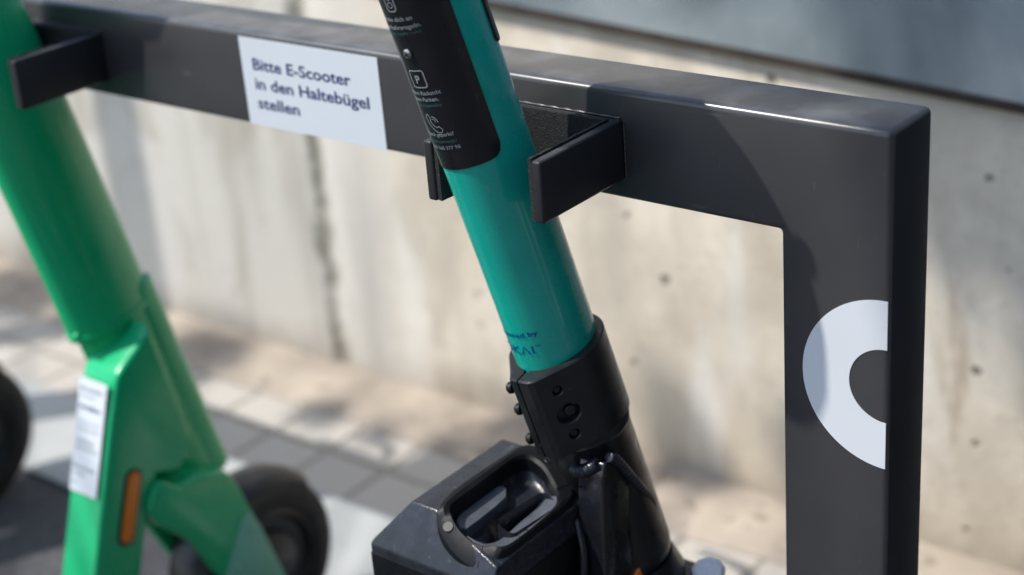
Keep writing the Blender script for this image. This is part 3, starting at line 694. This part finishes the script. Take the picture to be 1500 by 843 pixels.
cb=loft(cut)
PR=rrect(0,0,.021,.066,.006)
sl=[(-.2975+a*math.cos(R(4))-b*math.sin(R(-4)),-.1130+a*math.sin(R(-4))+b*math.cos(R(4))) for a,b in PR]
join(cb,loft([[(x,y,-.33) for x,y in sl],[(x,y,-.4075) for x,y in sl],[(x,y,-.409) for x,y in shr(sl,.93,(-.2975,-.113))]]))
bmesh.ops.recalc_face_normals(cb,faces=cb.faces)
cutter=build('cutter',cb,M['battery'],bs,recalc=False)
md=body.modifiers.new('b','BOOLEAN'); md.object=cutter; md.operation='DIFFERENCE'; md.solver='EXACT'; md.use_self=True
bpy.context.view_layer.update()
me=bpy.data.meshes.new_from_object(body.evaluated_get(bpy.context.evaluated_depsgraph_get()))
body.modifiers.clear(); body.data=me; me.name='battery'
for p_ in me.polygons: p_.use_smooth=True
me.set_sharp_from_angle(angle=R(35))
bpy.data.objects.remove(cutter)
lid=batbody(-.62,-.3548,.0009)
hull_cut(lid,(0,0,-.4080),(0,0,1))
build('lower_shell',lid,M['battery_matt'],body,40)
def tray(cx,cy,lx,ly,rot,z,h,wall,m_,par,name):
    P=[]; c_,s_=math.cos(R(rot)),math.sin(R(rot))
    for (a,b) in rrect(0,0,lx,ly,.005): P.append((cx+a*c_-b*s_,cy+a*s_+b*c_))
    Q=[]
    for (a,b) in rrect(0,0,lx-2*wall,ly-2*wall,.004): Q.append((cx+a*c_-b*s_,cy+a*s_+b*c_))
    return build(name,loft([[(x,y,z) for x,y in P],[(x,y,z+h) for x,y in P],[(x,y,z+h) for x,y in Q],[(x,y,z+.0006) for x,y in Q]]),m_,par,30)
# the carry handle: darker bow around the far side of the opening
def arcsub(a0,a1):
    ks=[k%nb for k in range(int(nb*a0/360),int(nb*a1/360)+1)]; return ks
ks=list(range(nb))
rg=[]
for k in ks:
    p,i_=PO[k],PI[k]; pts=[]
    for t,dz in ((-.04,-.004),(-.04,.0022),(.10,.0042),(.5,.0052),(.90,.0042),(1.05,.0015),(1.06,-.014),(.6,-.020),(-.03,-.020)):
        q=lerp2(p,i_,t); pts.append((q[0],q[1],piz(q[0],dz,q[1])))
    rg.append(pts)
hd=build('carry_handle',loft(rg,closed=True),M['battery_matt'],body,22)
for (x,y,ny) in ((-.3325,-.1815,-.75),(-.3215,-.0475,.0)):
    nz=Vector((math.sin(R(18)),ny,math.cos(R(18)))).normalized(); build('rivet',disc(Vector((x,y,piz(x,.0030,y)))+nz*.0016,nz,.0048,.0008,20,bv=.0002),M['fender'],hd)
for (a,b) in (((-.2940,-.1915),(-.2960,-.1795)),((-.2870,-.0535),(-.2935,-.0745))):
    P_2=[Vector((a[0]+(b[0]-a[0])*t,a[1]+(b[1]-a[1])*t,0)) for t in (0,.25,.5,.75,1)]
    build('seam',tube([(p.x,p.y,piz(p.x,.0046+.0006*math.sin(math.pi*k/4),p.y)) for k,p in enumerate(P_2)],.0006,6),M['panel'],hd)
tr=tray(-.2985,-.113,.0170,.0600,-4,-.4090,.0030,.0013,M['battery_matt'],body,'connector_tray')
build('contact',disc((-.2985,-.128,-.4084),(0,0,1),.0042,.0022,18,bv=.0006),M['black_metal'],tr)
build('catch',disc((-.3090,-.1640,piz(-.309,-.0228)),(.3,0,.95),.0060,.0025,18,bv=.001),M['black_metal'],body)
# plate and rim in paler plastic: sunlight in the recess painted into colour
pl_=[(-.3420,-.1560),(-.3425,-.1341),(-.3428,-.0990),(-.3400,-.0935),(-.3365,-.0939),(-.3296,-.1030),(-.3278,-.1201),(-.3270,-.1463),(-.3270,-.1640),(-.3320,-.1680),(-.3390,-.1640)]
build('lit_floor_plate',loft([[(x,y,piz(x,-.0225)) for x,y in pl_],[(x,y,piz(x,-.0118)) for x,y in pl_],[(x,y,piz(x,-.0110)) for x,y in shr(pl_,.97,(-.335,-.13))]]),M['lit_plastic'],body,30)
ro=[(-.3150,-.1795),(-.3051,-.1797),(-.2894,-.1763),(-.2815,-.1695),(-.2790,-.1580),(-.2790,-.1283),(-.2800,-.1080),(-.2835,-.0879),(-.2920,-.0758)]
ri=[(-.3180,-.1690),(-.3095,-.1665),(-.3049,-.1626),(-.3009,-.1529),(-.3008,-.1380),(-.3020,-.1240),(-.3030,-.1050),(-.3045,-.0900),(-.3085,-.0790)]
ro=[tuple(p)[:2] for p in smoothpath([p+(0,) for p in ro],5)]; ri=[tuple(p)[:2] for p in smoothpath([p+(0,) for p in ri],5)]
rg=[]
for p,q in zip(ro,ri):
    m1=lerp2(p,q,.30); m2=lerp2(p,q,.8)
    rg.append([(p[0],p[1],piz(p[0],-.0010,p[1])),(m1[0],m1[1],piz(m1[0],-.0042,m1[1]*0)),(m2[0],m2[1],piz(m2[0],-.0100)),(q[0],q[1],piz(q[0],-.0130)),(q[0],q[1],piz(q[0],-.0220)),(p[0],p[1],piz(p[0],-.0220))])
build('lit_inner_rim',loft(rg),M['lit_plastic'],body,50)
# parting seam of the handle: small steps at both ends
# embossed maker's mark on the near rim (a plain drop-shaped outline)
em=[( -.2815+.0030*math.cos(t)*(1-.35*math.sin(t)) , -.1390+.0062*math.sin(t)) for t in [2*math.pi*k/24 for k in range(24)]]
build('embossed_mark',tube([(x,y,piz(x,.0002)) for x,y in em],.0005,8,closed=True),M['battery'],body)

# ---------------------------------------------------------------- green scooter
gs=empty('electric_scooter',-1.0,0)
tag(gs,'bright green e-scooter with printed white sticker and slim amber reflector on its neck','e-scooter')
GA=Vector((-1.045,-.07,-.05)); GD=Vector((-.035,-.223,1.)); gx,gy=.038,.060
ga=lambda z:GA+GD*(z+.05); gsat=lambda z:(z+.05)*GD.length
bm=oval(GA,GD,gx,gy,gsat(-.385),gsat(.42),64,steps=24)
for v in bm.verts:      # the tube bows slightly towards the left above the bracket
    k=max(0,min(v.co.z,.06)+.19); v.co.x-=.20*k*k
gst=build('stem',bm,M['green'],gs,60)
GX,GY,GN=frame(GD)
# lower steerer housing: slimmer tube with a raised fin along its front side
bm=oval(GA,GD,.0350,.0560,gsat(-.66),gsat(-.36),48)
# shift so that the front side stays flush with the stem
for v in bm.verts: v.co+=GY*.0040
hg=build('head_tube',bm,M['green'],gs,60)
bm=oval(GA,GD,.0215,.030,gsat(-.655),gsat(-.37),32)
for v in bm.verts: v.co+=GY*.0330+GX*.012
build('front_fin',bm,M['green'],hg,60)
build('collar',oval(GA,GD,gx+.0015,gy+.0015,gsat(-.392),gsat(-.384),64),M['green'],gst,60)
bm=disc(ga(-.381)-GY*.0595+GX*.010,(.2,-.95,.2),.0040,.0020,14,bv=.0008,dome=.0008); build('bolt',bm,M['green'],gst)
# neck: deep box beam with web towards the head tube
bx0,bx1=-1.030,-.966
pf=[(.000,-.405),(-.030,-.4230),(-.0475,-.4350),(-.0520,-.444),(-.0705,-.490),(-.1360,-.672),(-.215,-.87),(-.13,-.87),(-.066,-.700),(-.0380,-.620),(-.0180,-.585),(.020,-.600),(.045,-.560),(.010,-.39)]
bm=prism(pf,'x',bx0,bx1); bmesh.ops.recalc_face_normals(bm,faces=bm.faces); bevel(bm,.007,4,25)
nk=build('neck',bm,M['green'],gs,40)
# sticker with rows of print on the neck's rear face
def rear(u,v,off=.0006):     # u across (m), v down the face from z=-.43
    d=Vector((0,-.087,-.245)).normalized(); n_=Vector((0,-.245,.087)).normalized()
    return Vector((-1.0+u,-.0534,-.43))+d*v+n_*off
d_=[rear(a,b,.0003) for a,b in ((-.0235,.0150),(.0265,.0150),(.0265,.156),(-.0235,.156))]; e_=[rear(a,b,.0008) for a,b in ((-.0235,.0150),(.0265,.0150),(.0265,.156),(-.0235,.156))]
gk=build('sticker',loft([d_,e_]),M['sticker'],nk)
rows=[('Bitte nicht fahren',.030,.0042,'ink'),('unter Alkohol',.038,.0034,'print_grey'),('Kein Beifahrer',.053,.0062,'ink'),('Nur eine Person pro Fahrt',.070,.0034,'print_grey'),('und mindestens 18 Jahre',.078,.0034,'print_grey'),('Auf Radwegen',.094,.0045,'print_grey'),('oder Strasse fahren',.102,.0045,'print_grey'),('Hilfe und Kontakt',.126,.0040,'print_green'),('in der App',.134,.0034,'print_green'),('24 h',.146,.0034,'print_green')]
for mk in ('ink','print_grey','print_green'):
    bm=bmesh.new()
    for s,v,cp,k in rows:
        if k!=mk: continue
        t=text_bm(s,cap=cp,width=min(.040,len(s)*cp*.62),bold=.01); mapbm(t,lambda a,b,v=v: rear(-.020+a,v-b,.0012)); join(bm,t)
    build('lettering',bm,M[mk],gk,recalc=False)
# capsule reflector on the neck's side
def cap2(p,q,r_,n=12):
    p,q=Vector(p+(0,)),Vector(q+(0,)); d=(q-p).normalized(); a0=math.atan2(d.y,d.x); P=[]
    for k in range(n+1): a=a0-math.pi/2+math.pi*k/n; P.append((q.x+r_*math.cos(a),q.y+r_*math.sin(a)))
    for k in range(n+1): a=a0+math.pi/2+math.pi*k/n; P.append((p.x+r_*math.cos(a),p.y+r_*math.sin(a)))
    return P
top,bot=(-.0540,-.5720),(-.0795,-.6400)
rh=build('reflector_housing',prism(cap2(bot,top,.0125),'x',bx1-.001,bx1+.0022),M['fender'],nk,40)
bm=prism(cap2(bot,top,.0090),'x',bx1-.001,bx1+.0046); bmesh.ops.recalc_face_normals(bm,faces=bm.faces); bevel(bm,.0018,2); build('reflector',bm,M['amber'],rh,40)
# fork crown and legs
fc=-1.012
plate=[(-.036,-.600),(-.020,-.590),(.005,-.612),(.040,-.612),(.082,-.628),(.0965,-.656),(.118,-.725),(.150,-.8275),(.152,-.850),(.118,-.852),(.092,-.835),(.0426,-.7655),(.012,-.700),(-.012,-.672),(-.034,-.650),(-.046,-.622)]
bm=bmesh.new()
for a,b in ((fc+.038,fc+.056),(fc-.056,fc-.038)):
    q=prism(plate,'x',a,b); bmesh.ops.recalc_face_normals(q,faces=q.faces); bevel(q,.005,3,25); join(bm,q)
q=prism([(-.036,-.600),(-.020,-.590),(.005,-.612),(.040,-.612),(.082,-.628),(.0965,-.656),(.094,-.662),(.03,-.650),(-.03,-.640),(-.046,-.622)],'x',fc-.040,fc+.040); bmesh.ops.recalc_face_normals(q,faces=q.faces); join(bm,q)
gf=build('fork',bm,M['green'],gs,40)
cv=[(.0890,-.7060),(.1065,-.698),(.120,-.7315),(.149,-.8260),(.149,-.846),(.118,-.848),(.094,-.831),(.0500,-.7710)]  # outline of the pale area that imitates a reflection
bm=prism(cv,'x',fc+.0555,fc+.0590); bmesh.ops.recalc_face_normals(bm,faces=bm.faces); bevel(bm,.0015,2); cvo=build('axle_cover_sheen',bm,M['green_cover'],gf,40)
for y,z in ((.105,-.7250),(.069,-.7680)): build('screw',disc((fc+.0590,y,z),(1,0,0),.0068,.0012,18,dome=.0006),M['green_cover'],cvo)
gc=Vector((fc,.150,-.826))
wheel(gs,gc,.128,.064); fender(gs,gc,.1325,.074,-72,40)
# deck and rear wheel
bm=prism([(-.175,-.80),(-.235,-.865),(-.80,-.865),(-.82,-.84),(-.80,-.805),(-.26,-.800),(-.20,-.77)],'x',-1.085,-.915); bmesh.ops.recalc_face_normals(bm,faces=bm.faces); bevel(bm,.008,2)
dk=build('deck',bm,M['green'],gs); build('foot_mat',box(-1.07,-.93,-.79,-.28,-.7995,-.796,bv=.001),M['rubber'],dk)
rc=Vector((-1.0,-.90,-.822)); wheel(gs,rc,.128,.060); fender(gs,rc,.144,.078,-70,60,'rear_fender')
handlebar(gs,GA,GD,gsat(.43),M['black_metal'],half=.22,sweep=0,drop=.02)

# third scooter: same make, in the left-hand bracket
def children(o): return [c for c in bpy.data.objects if c.parent==o]
def copy_tree(o,parent=None):
    c=o.copy(); COL.objects.link(c)
    if parent: c.parent=parent
    for ch in children(o): copy_tree(ch,c)
    return c
third=copy_tree(gs); third.location.x-=.69
third['label']='e-scooter at the left edge of the photo, only its black wheel showing'

# ---------------------------------------------------------------- unseen objects beyond the frame, added to throw shade and darken reflections
pole=empty('shadow_pole',-3.20,-.60); tag(pole,'unseen galvanised pole added left of the scooter rack to shade the wall','pole')
build('post',tube([(-3.20,-.60,-G),(-3.20,-.60,2.4)],.05,24),M['galv_pole'],pole)  # unseen, added for the upright shadow band on the wall
build('cap',tube([(-3.20,-.60,2.401),(-3.20,-.60,2.43),(-3.20,-.60,2.44)],[.053,.05,.03],24),M['galv_pole'],pole)

# dark clad block added out of view on the right to darken reflections
M['cladding']=mat('charcoal_cladding',(.030,.032,.034),.6,var=.3,scale=4)
M['glass']=mat('window_glass',(.02,.025,.03),.05,var=.2)
bd=empty('added_building',8,-6); tag(bd,'unseen dark clad block added right of the scooter rack to darken reflections','added_building')
build('wall',box(6.0,12,-16,.6,-G,7.5),M['cladding'],bd)
for zz in (.2,3.4):
    for yy in (-13.5,-10.2,-6.9,-3.6):
        wf=build('window',box(5.95,6.03,yy,yy+1.7,zz,zz+1.6,bv=.01),M['fender'],bd); build('pane',box(5.944,5.9495,yy+.08,yy+1.62,zz+.08,zz+1.52),M['glass'],wf)
build('roof',box(5.9,12.1,-16.1,.7,7.505,7.7),M['cladding'],bd)

# unseen trunk and crown added to shade the right end of the wall
tr_=empty('added_tree',-2.9,-3.6); tag(tr_,'unseen leafy crown and trunk added behind the camera to shade the wall','added_tree')
trunk=build('trunk',tube(smoothpath([(-2.9,-3.6,-G),(-2.85,-3.5,1.0),(-2.8,-3.4,3.6),(-2.5,-3.1,5.2)],6),[.14-.0035*k for k in range(19)],14),M['bark'],tr_)
rnd=random.Random(3); clumps=[]
while len(clumps)<270:       # a loose crown whose shade lies over the right end of the wall
    wx=rnd.uniform(-.34,2.3); wz=rnd.uniform(-.40 if wx<.22 else -1.0,1.1); t=rnd.uniform(5.2,7.0); r_=rnd.uniform(.18,.32)
    if (wx-.95)**2/2.4+(wz-.3)**2/1.1>1.15 and wz>-.3 and rnd.random()<.6: continue
    clumps.append((Vector((wx-.466*t,.8-.55*t,wz+t)),r_))
lb=bmesh.new()
def leaves(c,r_,n,big=1):
    for _ in range(n):
        d=Vector((rnd.gauss(0,1),rnd.gauss(0,1),rnd.gauss(0,1))).normalized()*r_*rnd.random()**.4; p=Vector(c)+d
        a=Vector((rnd.gauss(0,1),rnd.gauss(0,1),rnd.gauss(0,.5))).normalized(); b=a.cross(Vector((rnd.gauss(0,1),rnd.gauss(0,1),rnd.gauss(0,1)))).normalized(); l=rnd.uniform(.045,.07)*big
        lb.faces.new([lb.verts.new(q) for q in (p-a*l,p+b*l*.45,p+a*l,p-b*l*.45)])
for c,r_ in clumps: leaves(c,r_,130)
TG=[((-1.76,.70,-.95),.10),((-1.40,.668,-.95),.045),((-1.26,.662,-.95),.028),((-1.13,.675,-.95),.04),((-1.03,.76,-.95),.07),((-2.32,.72,-.95),.13),((-.72,.8,-.90),.07),((-.52,.8,-.86),.05)]  # small leaf clumps added along sun rays to dapple ground and wall foot
low=[]
for (a,r_) in TG:
    t=rnd.uniform(4.6,5.4); p=Vector(a)-Vector((.466,.55,-1))*t; low.append(p); leaves(p,r_,int(22000*r_*r_)+30,.5)
build('crown',lb,M['leaf'],tr_,recalc=False)
bb=bmesh.new()
for k in range(0,120,9): join(bb,tube(smoothpath([(-2.5,-3.1,5.2),Vector((-2.5,-3.1,5.2)).lerp(clumps[k][0],.5)+Vector((0,0,.12)),clumps[k][0]],6),[.045-.003*i for i in range(13)],8))
for p in low: join(bb,tube(smoothpath([(-2.8,-3.4,3.6),Vector((-2.8,-3.4,3.6)).lerp(p,.5)+Vector((0,0,.15)),p],5),[.022-.0018*i for i in range(11)],6))
build('branches',bb,M['bark'],tr_)

# dark clipped foliage added out of view to darken the post's side reflection
sh=empty('added_shrub',.85,.5); tag(sh,'unseen clipped evergreen added by the wall to darken reflections on the rack','added_shrub')
build('stems',box(.35,1.55,.42,.66,-G,-.25,bv=.05),M['bark'],sh)
lb=bmesh.new()
for _ in range(9000):
    e=rnd.random(); x=rnd.uniform(.17,1.75); y=rnd.uniform(.28,.76); z=rnd.uniform(-.9,-.02)
    k=rnd.randrange(4)
    if k==0: x=.17+rnd.random()*.05
    elif k==1: y=.28+rnd.random()*.05
    elif k==2: z=-.06+rnd.random()*.05
    p=Vector((x,y,z)); a=Vector((rnd.gauss(0,1),rnd.gauss(0,1),rnd.gauss(0,1))).normalized(); b=a.cross(Vector((rnd.gauss(0,1),rnd.gauss(0,1),rnd.gauss(0,1)))).normalized(); l=rnd.uniform(.018,.034)
    lb.faces.new([lb.verts.new(q) for q in (p-a*l,p+b*l*.5,p+a*l,p-b*l*.5)])
build('foliage',lb,M['leaf_dark'],sh,recalc=False)
